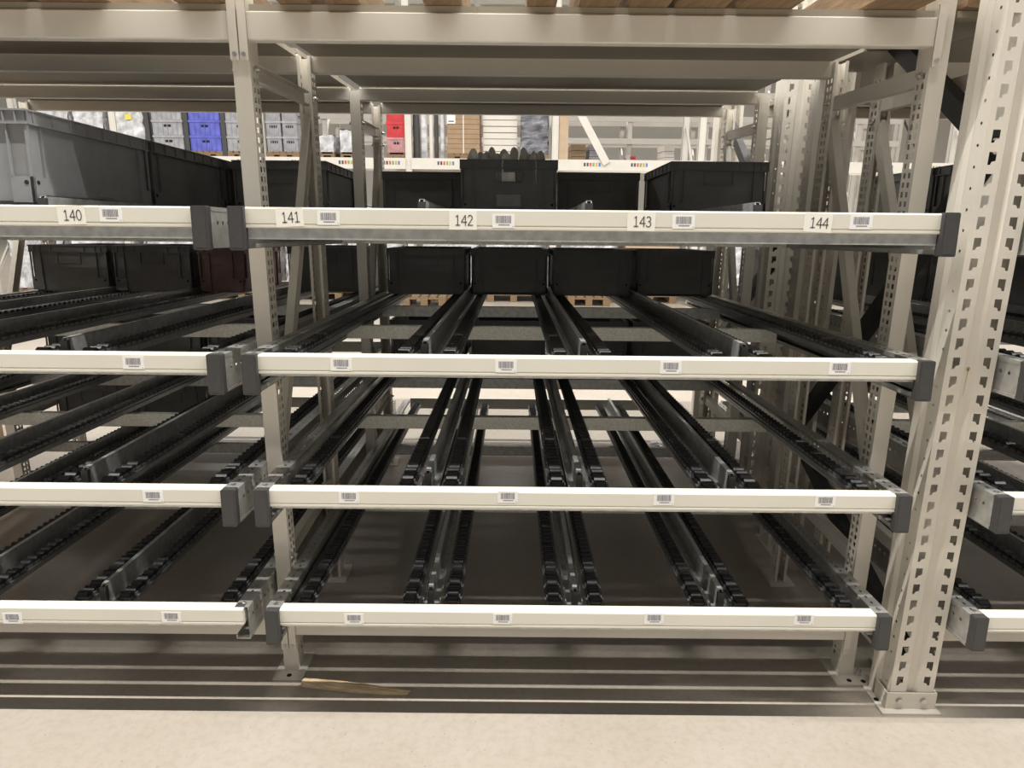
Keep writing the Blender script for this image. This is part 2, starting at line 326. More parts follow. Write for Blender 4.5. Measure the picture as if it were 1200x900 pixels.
# ------------------------------------------------------------------ flow shelves
def channel_mesh(sg):
    # C channel with web on the outer side; sg=+1: web at +x
    b = MB(); xo = sg * 0.0; xi = -sg * 0.038
    h = octo(0.0055)
    b.perf((xo, 0.012, -0.100), (0, 0, 1), (0, 1, 0), 0.1, LEN, [(0.062, 0.009, h)], 0.033, 0.02)
    hr = rect(0.0035, 0.006)
    b.perf((min(xo, xi), 0.012, 0), (1, 0, 0), (0, 1, 0), 0.038, LEN, [(0.019, 0.009, hr)], 0.033, 0.01)
    b.box(min(xo, xi), max(xo, xi), 0.012, LEN, -0.1, -0.098)
    b.box(min(xi, xi + sg * 0.002), max(xi, xi + sg * 0.002), 0.012, LEN, -0.012, -0.0005); b.box(min(xi, xi + sg * 0.002), max(xi, xi + sg * 0.002), 0.012, LEN, -0.1, -0.088)
    b.box(min(xo, xo + sg * 0.0025), max(xo, xo + sg * 0.0025), 0.012, LEN, -0.1, -0.092); b.box(min(xo, xo + sg * 0.0025), max(xo, xo + sg * 0.0025), 0.012, LEN, -0.010, 0)
    return b.mesh('side_channel', 'channel')
CHL, CHR = channel_mesh(-1), channel_mesh(1)
CAP = MB().box(-0.0195, 0.0195, -0.012, 0.011, -0.104, 0.002, bev=0.003).box(-0.015, 0.015, -0.0128, -0.012, -0.098, -0.004).mesh('end_cap', 'cap')
CAPSCREW = MB().cyl((0, 0.028, 0.0015), 0.007, 0.002, 'z', 8).mesh('screw', 'bolt')
def profile_mesh(x0, x1):
    p = [(0.0, -0.0475), (0.0, -0.0425), (0.0022, -0.0415), (0.0022, -0.0395), (0.0, -0.038), (0.0, -0.004), (0.0015, -0.0012), (0.004, 0), (0.038, 0), (0.041, -0.002), (0.041, -0.049), (0.0035, -0.05), (0.0012, -0.0493)]
    return MB().prism(p, 'x', x0, x1).mesh('front_profile', 'paint_shelf')
PROF = profile_mesh(-W / 2 + 0.039, W / 2 - 0.039); PROFX = profile_mesh(-W / 2 + 0.039, W / 2 - 0.016)
REAR = MB().box(-W / 2 + 0.04, W / 2 - 0.04, LEN - 0.005, LEN + 0.03, -0.055, 0.012, bev=0.003).mesh('rear_profile', 'paint_shelf')
def crossbeam(y, h0=-0.048, h1=-0.098, m='galv_light'):
    b = MB(); x = W / 2 - 0.041
    b.sheet([(y + 0.032, h0 - 0.012), (y + 0.032, h0), (y, h0), (y, h1), (y + 0.012, h1)], 'x', -x, x, 0.002)
    b.box(-x, x, y - 0.0015, y, h0 - 0.009, h0 - 0.002); b.box(-x, x, y - 0.0015, y, h1 + 0.002, h1 + 0.008)
    return b.mesh('cross_beam', m)
LIP = [MB().box(-W / 2 + 0.041, W / 2 - 0.041, 0.006, 0.038, -0.056 - (0.021 if k == 0 else 0), -0.0505).mesh('front_tie', 'galv') for k in range(2)]
SHADE_PLATE = MB().box(-W / 2 + 0.041, W / 2 - 0.041, 0.107, 0.335, -0.0465, -0.045).box(-W / 2 + 0.041, W / 2 - 0.041, 0.107, 0.1085, -0.0445, -0.041).mesh('shade_plate', 'galv')  # hidden plate added to the top shelves to shade the floor behind the front bars
CROSS = [crossbeam(0.965), crossbeam(1.735, m='galv')]
TL = LEN - 0.10
def track_mesh():
    b = MB()
    for sx in (-1, 1):
        b.box(sx * 0.0195 - 0.0012, sx * 0.0195 + 0.0012, 0, TL, -0.040, -0.011)
    b.box(-0.0195, 0.0195, 0, TL, -0.040, -0.038)
    for sx in (-1, 1): b.box(min(sx * 0.0195, sx * 0.0265), max(sx * 0.0195, sx * 0.0265), 0, TL, -0.022, -0.0205)
    return b.mesh('roller_track', 'track_steel')
TRACK = track_mesh()
NW, WP, WR = 74, 0.0332, 0.0135
WHEEL = MB().cyl((0, 0, 0), WR, 0.031, 'x', 12).cyl((0, 0, 0), 0.004, 0.044, 'x', 6).mesh('wheel', 'wheel')
_rows = {}
def wheel_row(ids):
    k = tuple(ids)
    if k not in _rows:
        b = MB()
        for i in k: b.cyl((0, 0.02 + i * WP, -WR), WR, 0.031, 'x', 8)
        _rows[k] = b.mesh('wheel_row', 'wheel')
    return _rows[k]
def guide_mesh():
    b = MB()
    b.box(-0.026, 0.026, 0, TL, -0.040, -0.038)
    b.box(-0.026, -0.024, 0, TL, -0.040, -0.026); b.box(0.024, 0.026, 0, TL, -0.040, -0.026)
    b.prism([(0, -0.038), (TL, -0.038), (TL, 0.025), (0.012, 0.027), (0.0, 0.019)], 'x', -0.007, -0.005)
    b.prism([(0, -0.038), (TL, -0.038), (TL, 0.025), (0.012, 0.027), (0.0, 0.019)], 'x', 0.005, 0.007)
    b.box(-0.007, 0.007, 0.008, TL, 0.025, 0.027)
    return b.mesh('lane_guide', 'galv')
GUIDE = guide_mesh()
GTIP = MB().box(-0.0095, 0.0095, -0.004, 0.010, -0.036, 0.020).mesh('guide_tip', 'cap')
BARC = MB().box(-0.0275, 0.0275, -0.0006, 0, -0.0165, 0.0165).mesh('barcode_label', 'card')
def bars():
    b = MB(); rr = random.Random(3); x = -0.019
    while x < 0.019:
        wd = rr.choice((0.0006, 0.0008, 0.0014, 0.0018)); b.box(x, x + wd, -0.0009, -0.0006, -0.005, 0.0125); x += wd + rr.choice((0.0006, 0.001, 0.0012))
    x = -0.012
    while x < 0.014:
        wd = rr.choice((0.0016, 0.002, 0.0026)); b.box(x, x + wd, -0.0009, -0.0006, -0.0105, -0.0078); x += wd + 0.0008
    b.box(0.0225, 0.0245, -0.0009, -0.0006, -0.0135, -0.012)
    return b.mesh('barcode_print', 'ink_grey')
BARS = bars()
NCARD = MB().box(-0.034, 0.034, -0.0007, 0, -0.0225, 0.0225).mesh('number_label', 'card_num')
def arc(cx, cz, rx, rz, a0, a1, n=12): return [(cx + rx * math.cos(math.radians(a0 + (a1 - a0) * i / n)), cz + rz * math.sin(math.radians(a0 + (a1 - a0) * i / n))) for i in range(n + 1)]
DIG = {'1': [[(0.14, 0.80), (0.30, 0.95), (0.30, 0.0)], [(0.10, 0.04), (0.50, 0.04)]],
       '4': [[(0.42, 0.0), (0.42, 0.95), (0.04, 0.32), (0.56, 0.32)]],
       '0': [arc(0.30, 0.48, 0.22, 0.46, 90, 450, 24)],
       '2': [arc(0.27, 0.72, 0.19, 0.23, 160, -30) + [(0.07, 0.04), (0.52, 0.04)]],
       '3': [arc(0.25, 0.72, 0.19, 0.22, 150, -90), arc(0.25, 0.26, 0.23, 0.245, 90, -150)]}
def text_mesh(txt, size, material):
    # numerals drawn as thin strokes
    b = MB(); w_ = 0.08 * size; n = len(txt); adv = 0.60 * size
    for k, ch in enumerate(txt):
        for st in DIG[ch]:
            pts = [((k - n / 2) * adv + x * size, (z - 0.48) * size) for x, z in st]
            for p, q in zip(pts[:-1], pts[1:]):
                dx, dz = q[0] - p[0], q[1] - p[1]; l = math.hypot(dx, dz); ux, uz = dx / l * w_ / 3, dz / l * w_ / 3; nx, nz = -dz / l * w_ / 2, dx / l * w_ / 2
                b.add([(p[0] - ux + nx, 0, p[1] - uz + nz), (p[0] - ux - nx, 0, p[1] - uz - nz), (q[0] + ux - nx, 0, q[1] + uz - nz), (q[0] + ux + nx, 0, q[1] + uz + nz)], [(0, 1, 2, 3)])
    return b.mesh('number_print', material)
def shelf(bay, lv, barcodes, numbers=(), wheels=True, right_cap=True):
    xc = BAY[bay]; zt = ZT[lv]
    where = {'main': 'in the middle bay', 'left': 'in the left bay', 'right': 'right of the thick slotted upright'}[bay]
    num = {('main', 0): ' numbered 141 to 144', ('left', 0): ' numbered 140'}.get((bay, lv), '')
    t = thing('flow_shelf', '%s roller flow shelf %s%s with beige front bar' % (LVL[lv], where, num), 'flow shelf', (xc, YB, zt), (TILT, 0, 0), 'gravity flow shelves')
    obj('front_profile', PROF if right_cap else PROFX, t)
    obj('side_channel', CHL, t, (-W / 2, 0, 0)); obj('side_channel', CHR, t, (W / 2 if right_cap else W / 2 - 0.006, 0, 0))
    for sx in (-1, 1):
        if sx > 0 and not right_cap: continue
        c = obj('end_cap', CAP, t, (sx * (W / 2 - 0.0195), 0, 0)); obj('screw', CAPSCREW, c)
    obj('rear_profile', REAR, t)
    for m_ in CROSS: obj('cross_beam', m_, t)
    if lv == 0: obj('shade_plate', SHADE_PLATE, t)
    obj('front_tie', LIP[0 if lv == 0 else 1], t)
    for gx in GUI:
        g = obj('lane_guide', GUIDE, t, (gx, 0.085, 0)); obj('guide_tip', GTIP, g)
    for tx in TRK:
        k = obj('roller_track', TRACK, t, (tx, 0.075, 0)); near = []
        for i in range(NW):
            y = 0.095 + i * WP; px, py = proj(xc + tx, YB + y, zt - SL * y)
            if wheels and YB + y < 2.62 and -10 < px < 1210: near.append(i)
        for i in near: obj('wheel', WHEEL, k, (0, 0.02 + i * WP, -WR))
        rest = [i for i in range(NW) if i not in near]
        if rest: obj('wheel_row', wheel_row(rest), k)['kind'] = 'stuff'
    for px, py in barcodes:
        x, z = at_y(px, py, YB); q = obj('barcode_label', BARC, t, (x - xc, 0, z - zt)); obj('barcode_print', BARS, q)
    for px, py, tx, rt in numbers:
        x, z = at_y(px, py, YB); q = obj('number_label', NCARD, t, (x - xc, 0, z - zt), (0, rt, 0)); q['label'] = 'white card numbered ' + tx
        obj('number_print', text_mesh(tx, 0.026, 'ink'), q, (0.003, -0.0012, -0.0005))
    return t
shelf('main', 0, [(385, 255.5), (590, 259), (801, 260), (1009, 260.5)], [(339.5, 254.5, '141', -0.05), (542.5, 258, '142', 0), (751.5, 259.5, '143', 0.01), (958.5, 261, '144', 0.04)], wheels=False)
shelf('main', 1, [(400, 427), (593, 429), (786, 430.5), (984, 431.5)])
shelf('main', 2, [(409, 582.5), (595, 582.5), (778, 585), (967, 587.5)])
shelf('main', 3, [(415, 725), (589, 725), (766.5, 725), (942, 726)])
shelf('left', 0, [(130, 251.5)], [(84, 252, '140', -0.03)], wheels=False)
shelf('left', 1, [(156.5, 425)])
shelf('left', 2, [(179.5, 581.5)])
shelf('left', 3, [(15, 724), (201, 723)], right_cap=False)
for lv in range(4): shelf('right', lv, [], wheels=lv > 0)
# ------------------------------------------------------------------ totes
def tote_meshes(mt, w_=0.40, d=0.60, h=0.235, slot=False):
    hw = w_ / 2; t = 0.004; i = 0.012; R = {}
    b = MB(); x0, x1, y0, y1 = -hw + i, hw - i, i, d - i
    b.box(x0, x1, y0, y1, 0.006, 0.012)
    if slot:
        hx = 0.055; za, zb = h - 0.085, h - 0.048
        b.box(x0, -hx, y0, y0 + t, 0.006, h - 0.01); b.box(hx, x1, y0, y0 + t, 0.006, h - 0.01); b.box(-hx, hx, y0, y0 + t, 0.006, za); b.box(-hx, hx, y0, y0 + t, zb, h - 0.01)
    else: b.box(x0, x1, y0, y0 + t, 0.006, h - 0.01)
    b.box(x0, x1, y1 - t, y1, 0.006, h - 0.01); b.box(x0, x0 + t, y0, y1, 0.006, h - 0.01); b.box(x1 - t, x1, y0, y1, 0.006, h - 0.01)
    R['body'] = b
    b = MB(); e = 0.012      # stacking foot
    b.box(-hw + e + 0.004, hw - e - 0.004, e + 0.004, d - e - 0.004, 0, 0.006); R['foot'] = b
    for sx in (-1, 1):
        for yy, sg in ((0, 1), (d, -1)):     # corner columns with ribs
            b = MB(); cx = sx * hw; xa, xb = sorted((cx - sx * 0.004, cx - sx * 0.062))
            ya, yb = sorted((yy + sg * 0.004, yy + sg * 0.012))
            for k in (0.0, 0.052): 
                xx = cx - sx * (0.006 + k); b.box(xx - 0.0018, xx + 0.0018, ya, yb, 0.07, h - 0.03)
            b.box(xa, xb, ya, yb, 0.008, 0.072)
            xa2, xb2 = sorted((cx - sx * 0.004, cx - sx * 0.012)); ya2, yb2 = sorted((yy + sg * 0.004, yy + sg * 0.062))
            for k in (0.0, 0.052):
                y_ = yy + sg * (0.006 + k); b.box(xa2, xb2, y_ - 0.0018, y_ + 0.0018, 0.07, h - 0.03)
            b.box(xa2, xb2, ya2, yb2, 0.008, 0.072); R.setdefault('corner', []).append(b)
    b = MB()                                  # rim band with its ribs
    z0 = h - 0.036
    for a in ((-hw, hw, 0, 0.0022), (-hw, hw, d - 0.0022, d)): b.box(a[0], a[1], a[2] + (0.006 if a[2] == 0 else -0.006), a[3] + (0.006 if a[2] == 0 else -0.006), z0, h - 0.004)
    for sx in (-1, 1): b.box(sx * (hw - 0.006) - 0.0011, sx * (hw - 0.006) + 0.0011, 0.006, d - 0.006, z0, h - 0.004)
    for zz in (z0, h - 0.004):
        b.box(-hw, hw, 0, 0.016, zz, zz + 0.004); b.box(-hw, hw, d - 0.016, d, zz, zz + 0.004); b.box(-hw, -hw + 0.016, 0.016, d - 0.016, zz, zz + 0.004); b.box(hw - 0.016, hw, 0.016, d - 0.016, zz, zz + 0.004)
    for x in (-0.17, -0.14, -0.085, 0.085, 0.14, 0.17):
        if abs(x) < hw:
            for ya in (0.001, d - 0.006): b.box(x - 0.0015, x + 0.0015, ya, ya + 0.005, z0, h)
    for k in range(8):
        y = 0.03 + k * (d - 0.06) / 7
        for sx in (-1, 1): b.box(sx * (hw - 0.0035) - 0.0025, sx * (hw - 0.0035) + 0.0025, y - 0.0015, y + 0.0015, z0, h)
    R['rim'] = b
    zc = h - 0.068; hx = min(0.06, hw * 0.6)
    for ya in (0.007, d - 0.012):
        b = MB(); R.setdefault('grip', []).append(b); b.box(-hx, hx, ya, ya + 0.005, zc - 0.024, zc - 0.020); b.box(-hx, -hx + 0.004, ya, ya + 0.005, zc - 0.024, z0); b.box(hx - 0.004, hx, ya, ya + 0.005, zc - 0.024, z0)
    for x in (-hw + 0.022, hw - 0.022): b = MB(); R.setdefault('peg_hole', []).append(b); b.cyl((x, 0.0035, 0.058), 0.0055, 0.002, 'y', 10)
    for sx in (-1, 1): b = MB(); R['peg_hole'].append(b); b.cyl((sx * (hw - 0.0035), 0.022, 0.058), 0.0055, 0.002, 'x', 10)
    out = []
    for k, v in R.items():
        for q in (v if isinstance(v, list) else [v]): out.append((k, q.mesh(k, 'hole' if k == 'peg_hole' else mt)))
    return out
KIND = {'dark': tote_meshes('tote_dark'), 'mid': tote_meshes('tote_mid'), 'grey': tote_meshes('tote_grey'), 'slot': tote_meshes('tote_dark', slot=True), 'red': tote_meshes('tote_red', w_=0.235)}
LANE = [-0.642, -0.2155, 0.2155, 0.642]
def tote(label, bay, lv, lane, Y, kind='dark', dx=0, group=None):
    x = BAY[bay] + LANE[lane] + dx; z = ZT[lv] - SL * (Y - YB) + 0.0012
    t = thing('tote', label, 'tote', (x, Y, z), (TILT, 0, 0), group)
    for n, me in KIND[kind]: obj(n, me, t)
    return t
G1 = 'totes on the top shelf'
q = tote('lighter grey tote at the front left edge above label 140', 'left', 0, 2, 1.842, 'grey', 0, G1)
lab = obj('paper_label', MB().box(-0.0004, 0.0004, -0.042, 0.042, -0.019, 0.019).mesh('paper_label', 'tote_grey'), q, (0.189, 0.34, 0.028))
obj('label_card', MB().box(-0.0003, 0.0003, -0.036, 0.036, -0.012, 0.009).mesh('label_card', 'ink_grey'), lab, (0.0006, 0, 0))
tote('dark grey tote second in the queue behind the light grey tote', 'left', 0, 2, 2.455, 'mid', 0, G1)
tote('dark tote third in the queue above label 140', 'left', 0, 2, 3.068, 'dark', 0, G1)
tote('grey tote at far left edge beside the light grey tote', 'left', 0, 1, 1.85, 'grey', 0, G1)
tote('dark tote seen behind the left post above label 141', 'left', 0, 3, 3.07, 'dark', 0.0, G1)
tote('black tote left of the tote full of papers, above label 141', 'main', 0, 0, 3.55, 'dark', 0, G1)
pt = tote('tall black tote with white papers sticking out, above label 142', 'main', 0, 1, 2.95, 'slot', 0, G1)
obj('label_holder', MB().box(-0.05, 0.05, 0.004, 0.0085, 0.052, 0.098).mesh('label_holder', 'tote_grey'), pt)
tote('black tote right of the tote full of papers, above label 143', 'main', 0, 2, 3.50, 'dark', 0, G1)
tote('black tote above label 144 with its left side showing', 'main', 0, 3, 2.95, 'dark', 0, G1)
tote('dark ribbed tote right of the right post on the top shelf', 'right', 0, 1, 2.50, 'dark', 0, G1)
tote('dark tote behind the ribbed tote right of the right post', 'right', 0, 1, 3.11, 'dark', 0, G1)
G2 = 'totes on the second shelf'
for i, lb in enumerate(('first black tote from the left in the row of four under label 142', 'second black tote from the left in the row of four', 'third black tote from the left in the row of four', 'rightmost black tote in the row of four, under label 143')):
    tote(lb, 'main', 1, i, 3.60 + 0.02 * (i % 2), 'dark', (0, 0.002, -0.004, 0.0)[i], G2)
tote('leftmost black tote on the second shelf of the left bay', 'left', 1, 0, 3.60, 'dark', 0, G2)
tote('middle black tote on the second shelf of the left bay', 'left', 1, 1, 3.60, 'mid', 0, G2)
tote('narrow dark reddish tote beside the left post', 'left', 1, 2, 3.60, 'red', -0.078, G2)
tote('black tote behind the left post on the second shelf', 'left', 1, 3, 3.72, 'dark', 0, G2)
tote('black tote right of the right post on the second shelf', 'right', 1, 0, 3.6, 'dark', 0, G2)
tote('dark tote behind the slotted upright on the second shelf', 'right', 1, 1, 3.6, 'dark', 0, G2)
tote('grey tote at right edge on the second shelf', 'right', 1, 2, 2.75, 'grey', 0, G2)
G3 = 'totes at the back of the third shelf'
for i, lb in enumerate(('leftmost', 'second from left', 'third from left', 'rightmost')):
    tote(lb + ' black tote at the back of the third shelf in the middle bay', 'main', 2, i, 3.62, 'dark', 0, G3)
for i, lb in enumerate(('leftmost', 'second from left', 'third from left')):
    tote(lb + ' black tote at the back of the third shelf in the left bay', 'left', 2, i, 3.62, 'dark', 0, G3)
tote('black tote at the back of the third shelf right of the slotted upright', 'right', 2, 1, 3.4, 'dark', 0, G3)
for i in (0, 1):
    tote(('outer', 'inner')[i] + ' black tote at the back of the lowest shelf in the left bay', 'left', 3, i, 3.62, 'dark', 0, 'totes at the back of the lowest shelf')
# white papers standing in the tote above label 142
rp = random.Random(11)
ORD = 'first second third fourth fifth sixth seventh eighth ninth tenth eleventh twelfth thirteenth fourteenth fifteenth sixteenth'.split()
for k in range(16):
    b = MB(); n = 8; wd = rp.uniform(0.055, 0.085); hh = 0.266 + rp.uniform(-0.012, 0.018); sk = rp.uniform(-0.3, 0.3); lean = rp.uniform(-0.03, 0.03)
    vs = []
    for i in range(n + 1):
        s = i / n * 2 - 1
        for zz in (0.0, 0.4, 0.8, 1.0):
            top = hh * (1 - 0.16 * abs(s - sk) ** 2.2)
            vs.append((s * wd / 2 * (1 - 0.25 * zz ** 4) + lean * zz, 0.008 * math.cos(s * 2.2) - 0.02 * zz, top * zz))
    nv = len(vs); vs += [(v[0], v[1] + 0.0015, v[2]) for v in vs]; fs = []
    for i in range(n):
        for j in range(3):
            a = i * 4 + j; fs += [(a, a + 4, a + 5, a + 1), (nv + a, nv + a + 1, nv + a + 5, nv + a + 4)]
        fs.append((i * 4 + 3, i * 4 + 7, nv + i * 4 + 7, nv + i * 4 + 3))
    me = b.add(vs, fs).mesh('paper_envelope', 'paper', True)
    xx = BAY['main'] + LANE[1] - 0.150 + k * 0.0200
    thing('paper_envelope', ORD[k] + ' white paper envelope from the left, standing in the tote above 142', 'envelope', (xx, 3.0 + (k % 4) * 0.03, 1.4355 + 0.012), (0, 0, rp.uniform(-0.7, 0.7)), 'white envelopes in the tote', me)
# unseen carton loads added out of frame to shade the floor under the rack
for lb, x in (('left', -3.65), ('right', 4.0)):
    t = thing('shade_load', 'unseen brown carton load added to shade the %s end of the rack row' % lb, 'carton load', (x, 2.0, 0), None, 'added shade loads at the rack ends')
    for k in range(4): obj('carton', MB().box(-0.5 + 0.004 * (k % 2), 0.5, 0, 2.1, k * 0.48, k * 0.48 + 0.476).mesh('carton', 'carton'), t)
# ------------------------------------------------------------------ loose things on the floor
p0 = Vector((-0.669, 1.928, 0)); p1 = Vector((-0.319, 1.884, 0)); dv = p1 - p0; L = dv.length; b = MB(); n = 14; rs = random.Random(5); rings = []
for i in range(n + 1):
    s = i / n; hw = (0.013 + 0.006 * math.sin(s * 3.1)) * (1 - 0.55 * s ** 3); hz = 0.020 * (1 - 0.45 * s) + 0.002
    j = lambda a: rs.uniform(-a, a)
    e = 0.008 if i in (0, n) else 0.0012
    rings.append([(s * L + j(e), -hw + j(0.001), 0.0005), (s * L + j(e), -hw + j(0.001), hz * 0.8 + j(0.001)), (s * L + j(e), hw * 0.2 + j(0.002), hz + j(0.001)), (s * L + j(e), hw + j(0.001), hz * 0.7 + j(0.001)), (s * L + j(e), hw, 0.0005)])
vs = [v for r in rings for v in r]; fs = [(i * 5 + j, i * 5 + (j + 1) % 5, i * 5 + 5 + (j + 1) % 5, i * 5 + 5 + j) for i in range(n) for j in range(5)] + [(4, 3, 2, 1, 0), tuple(n * 5 + j for j in range(5))]
thing('wood_splinter', 'long splintered piece of light wood lying on the floor', 'wood piece', p0, (0, 0, math.atan2(dv.y, dv.x)), None, b.add(vs, fs).mesh('wood_splinter', 'wood_stick'))
b = MB(); vs = [(i * 0.03 + 0.006 * math.sin(i * 2 + j), j * 0.03, 0.001 + 0.012 * abs(math.sin(i * 1.7 + j * 1.3))) for i in range(4) for j in range(4)]
fs = [(i * 4 + j, i * 4 + 4 + j, i * 4 + 5 + j, i * 4 + 1 + j) for i in range(3) for j in range(3)]
me = b.add(vs, fs).mesh('plastic_scrap', 'wrap'); o = thing('plastic_scrap', 'small crumpled clear plastic scrap on the floor under the rack', 'litter', (0.90, 4.20, 0), None, None, me)
o.modifiers.new('thick', 'SOLIDIFY').thickness = 0.001
# ------------------------------------------------------------------ racks and goods across the rear aisle
YR = 10.4
def bgpost(b, x, y, z1, wd=0.10, dp=0.08):
    b.box(x - wd / 2, x + wd / 2, y + 0.003, y + 0.004, 0, z1); b.box(x - wd / 2, x - wd / 2 + 0.004, y, y + dp, 0, z1); b.box(x + wd / 2 - 0.004, x + wd / 2, y, y + dp, 0, z1)
    b.perf((x - wd / 2, y, 0), (1, 0, 0), (0, 0, 1), wd, z1, [(wd * 0.25, 0.016, rect(0.007, 0.013)), (wd * 0.75, 0.016, rect(0.007, 0.013))], 0.05, 1.6)
    return b
def bg_frame(label, x, y, d, z1=4.2, m_='paint_white', grp='background rack frames', diag=True):
    t = thing('background_rack_frame', label, 'rack frame', (0, 0, 0), None, grp)
    obj('front_post', bgpost(MB(), x, y, z1).mesh('front_post', m_), t); obj('rear_post', bgpost(MB(), x, y + d, z1).mesh('rear_post', m_), t)
    if diag:
        for k in range(3):
            z = 0.3 + k * 1.2; obj('brace', MB().cchan((x, y + 0.06, z), (x, y + d, z + 1.1), 0.03, 0.04).mesh('brace', m_), t)
ord_ = ['far left', 'left', 'between blue crates and red crates', 'beside the red crates', 'beside the dark wrapped stack', 'right of the diagonal bar', 'right', 'far right']
for k in range(8):
    bg_frame('pale background rack frame across the aisle, ' + ord_[k], -7.72 + k * 2.075, YR, 1.0)
cells = [('left outer', -9.8, -5.69), ('left', -5.6, -3.61), ('left centre', -3.53, -1.54), ('centre', -1.45, 0.52), ('right centre', 0.62, 2.6), ('right', 2.7, 4.67), ('far right', 4.76, 6.76)]
for nm, x0, x1 in cells:
    t = thing('background_beam', 'pale labelled beam across the rear aisle, ' + nm + ' section', 'beam', ((x0 + x1) / 2, YR, 1.92), None, 'background rack beams')
    hl = (x1 - x0) / 2
    obj('front_rail', MB().box(-hl, hl, -0.03, 0.012, 0, 0.15).box(-hl, hl, 0.012, 0.06, 0, 0.077).mesh('front_rail', 'paint_white'), t); obj('rear_rail', MB().box(-hl, hl, 0.70, 0.76, 0, 0.077).mesh('rear_rail', 'paint_white'), t)
    for sxx in (-0.62, 0.05, 0.68):
        b = MB()
        for i in range(6): b.box(sxx + i * 0.042, sxx + i * 0.042 + 0.027, -0.033, -0.031, 0.06, 0.108, (3, 3, 0, 1, 4, 2)[i])
        obj('sticker_row', b.mesh('sticker_row', ['chip_red', 'chip_green', 'chip_blue', 'chip_black', 'chip_ochre']), t)
    t2 = thing('background_beam', 'upper pale beam across the rear aisle, ' + nm + ' section', 'beam', ((x0 + x1) / 2, YR, 3.9), None, 'background rack beams')
    obj('rail', MB().box(-hl, hl, -0.03, 0.02, 0, 0.12).mesh('rail', 'paint_white'), t2)
def pallet(label, x, y, z, wd=0.8, dp=1.2, grp='background pallets'):
    t = thing('pallet', label, 'pallet', (x, y, z), None, grp); a = wd / 2
    for k in range(5):
        c_ = -a + 0.05 + k * (wd - 0.1) / 4; obj('board', MB().box(c_ - 0.05, c_ + 0.05, 0, dp, 0.122, 0.144).mesh('board', 'wood'), t)
    for i in range(3):
        for j in range(3):
            x_ = (-a, -0.05, a - 0.1)[i]; y_ = (0, dp / 2 - 0.05, dp - 0.1)[j]
            obj('block', MB().box(x_, x_ + 0.1, y_, y_ + 0.1, 0.022, 0.1).mesh('block', 'wood'), t)
        y_ = (0, dp / 2 - 0.05, dp - 0.1)[i]; obj('board', MB().box(-a, a, y_, y_ + 0.1, 0.1, 0.122).mesh('board', 'wood'), t)
        x_ = (-a, -0.05, a - 0.1)[i]; obj('runner', MB().box(x_, x_ + 0.1, 0, dp, 0, 0.022).mesh('runner', 'wood'), t)
    return t
def crumple(w_, d, h, amp, seed):
    r = random.Random(seed); nx, nz = max(4, int(w_ / 0.07)), max(4, int(h / 0.07)); b = MB()
    def grid(f, a, c):
        vs = [f(i / a, j / c) for i in range(a + 1) for j in range(c + 1)]
        vs = [(x + r.uniform(-amp, amp), y + r.uniform(-amp, amp), max(0, z + r.uniform(-amp, amp) * (0 < z))) for x, y, z in vs]
        b.add(vs, [(i * (c + 1) + j, (i + 1) * (c + 1) + j, (i + 1) * (c + 1) + j + 1, i * (c + 1) + j + 1) for i in range(a) for j in range(c)])
    grid(lambda s, t: (-w_ / 2 + s * w_, 0, t * h), nx, nz); grid(lambda s, t: (w_ / 2, s * d, t * h), 6, nz); grid(lambda s, t: (-w_ / 2, d - s * d, t * h), 6, nz)
    grid(lambda s, t: (w_ / 2 - s * w_, d, t * h), nx, nz); grid(lambda s, t: (-w_ / 2 + s * w_, t * d, h), nx, 6); return b
ZP = 1.998
def px_x(px, Y): return at_y(px, 165, Y)[0]
def wrapped(label, px0, px1, h, m_, z=ZP, y=YR + 0.02, d=0.75, seed=1, amp=0.012, pal=True):
    x0, x1 = px_x(px0, y), px_x(px1, y); xm, w_ = (x0 + x1) / 2, x1 - x0
    if pal: pallet('wooden pallet under the ' + label, xm, y, z, w_, d); z += 0.145
    thing('wrapped_load', label, 'wrapped load', (xm, y, z), None, 'wrapped loads across the rear aisle', crumple(w_, d, h, amp, seed).mesh('wrapped_load', m_))
wrapped('silver wrapped load at the far left across the aisle', 40, 84, 0.66, 'wrap', seed=2)
wrapped('silver wrapped load above the light grey tote', 90, 124, 0.64, 'wrap', seed=3)
wrapped('silver wrapped load with a yellow note', 138, 170, 0.67, 'wrap', seed=4)
x0, z0 = at_y(150, 137, YR); thing('yellow_note', 'small yellow note on the silver wrapped load', 'note', (x0, YR - 0.002, z0), None, None, MB().box(-0.045, 0.045, 0, 0.003, -0.035, 0.035).mesh('yellow_note', 'yellow'))
def crate_mesh(w_, d, h, mt):
    b = MB(); a = w_ / 2
    b.box(-a + 0.01, a - 0.01, 0.01, d - 0.01, 0, h - 0.004); b.box(-a, a, 0, d, h - 0.03, h - 0.001)
    for i in range(7):
        x = -a + 0.02 + i * (w_ - 0.04) / 6; b.box(x - 0.004, x + 0.004, 0.002, 0.012, 0.01, h - 0.03)
    b.box(-0.05, 0.05, 0.006, 0.0095, h * 0.55, h * 0.7, 1); return b.mesh('stacking_crate', [mt, 'hole'])
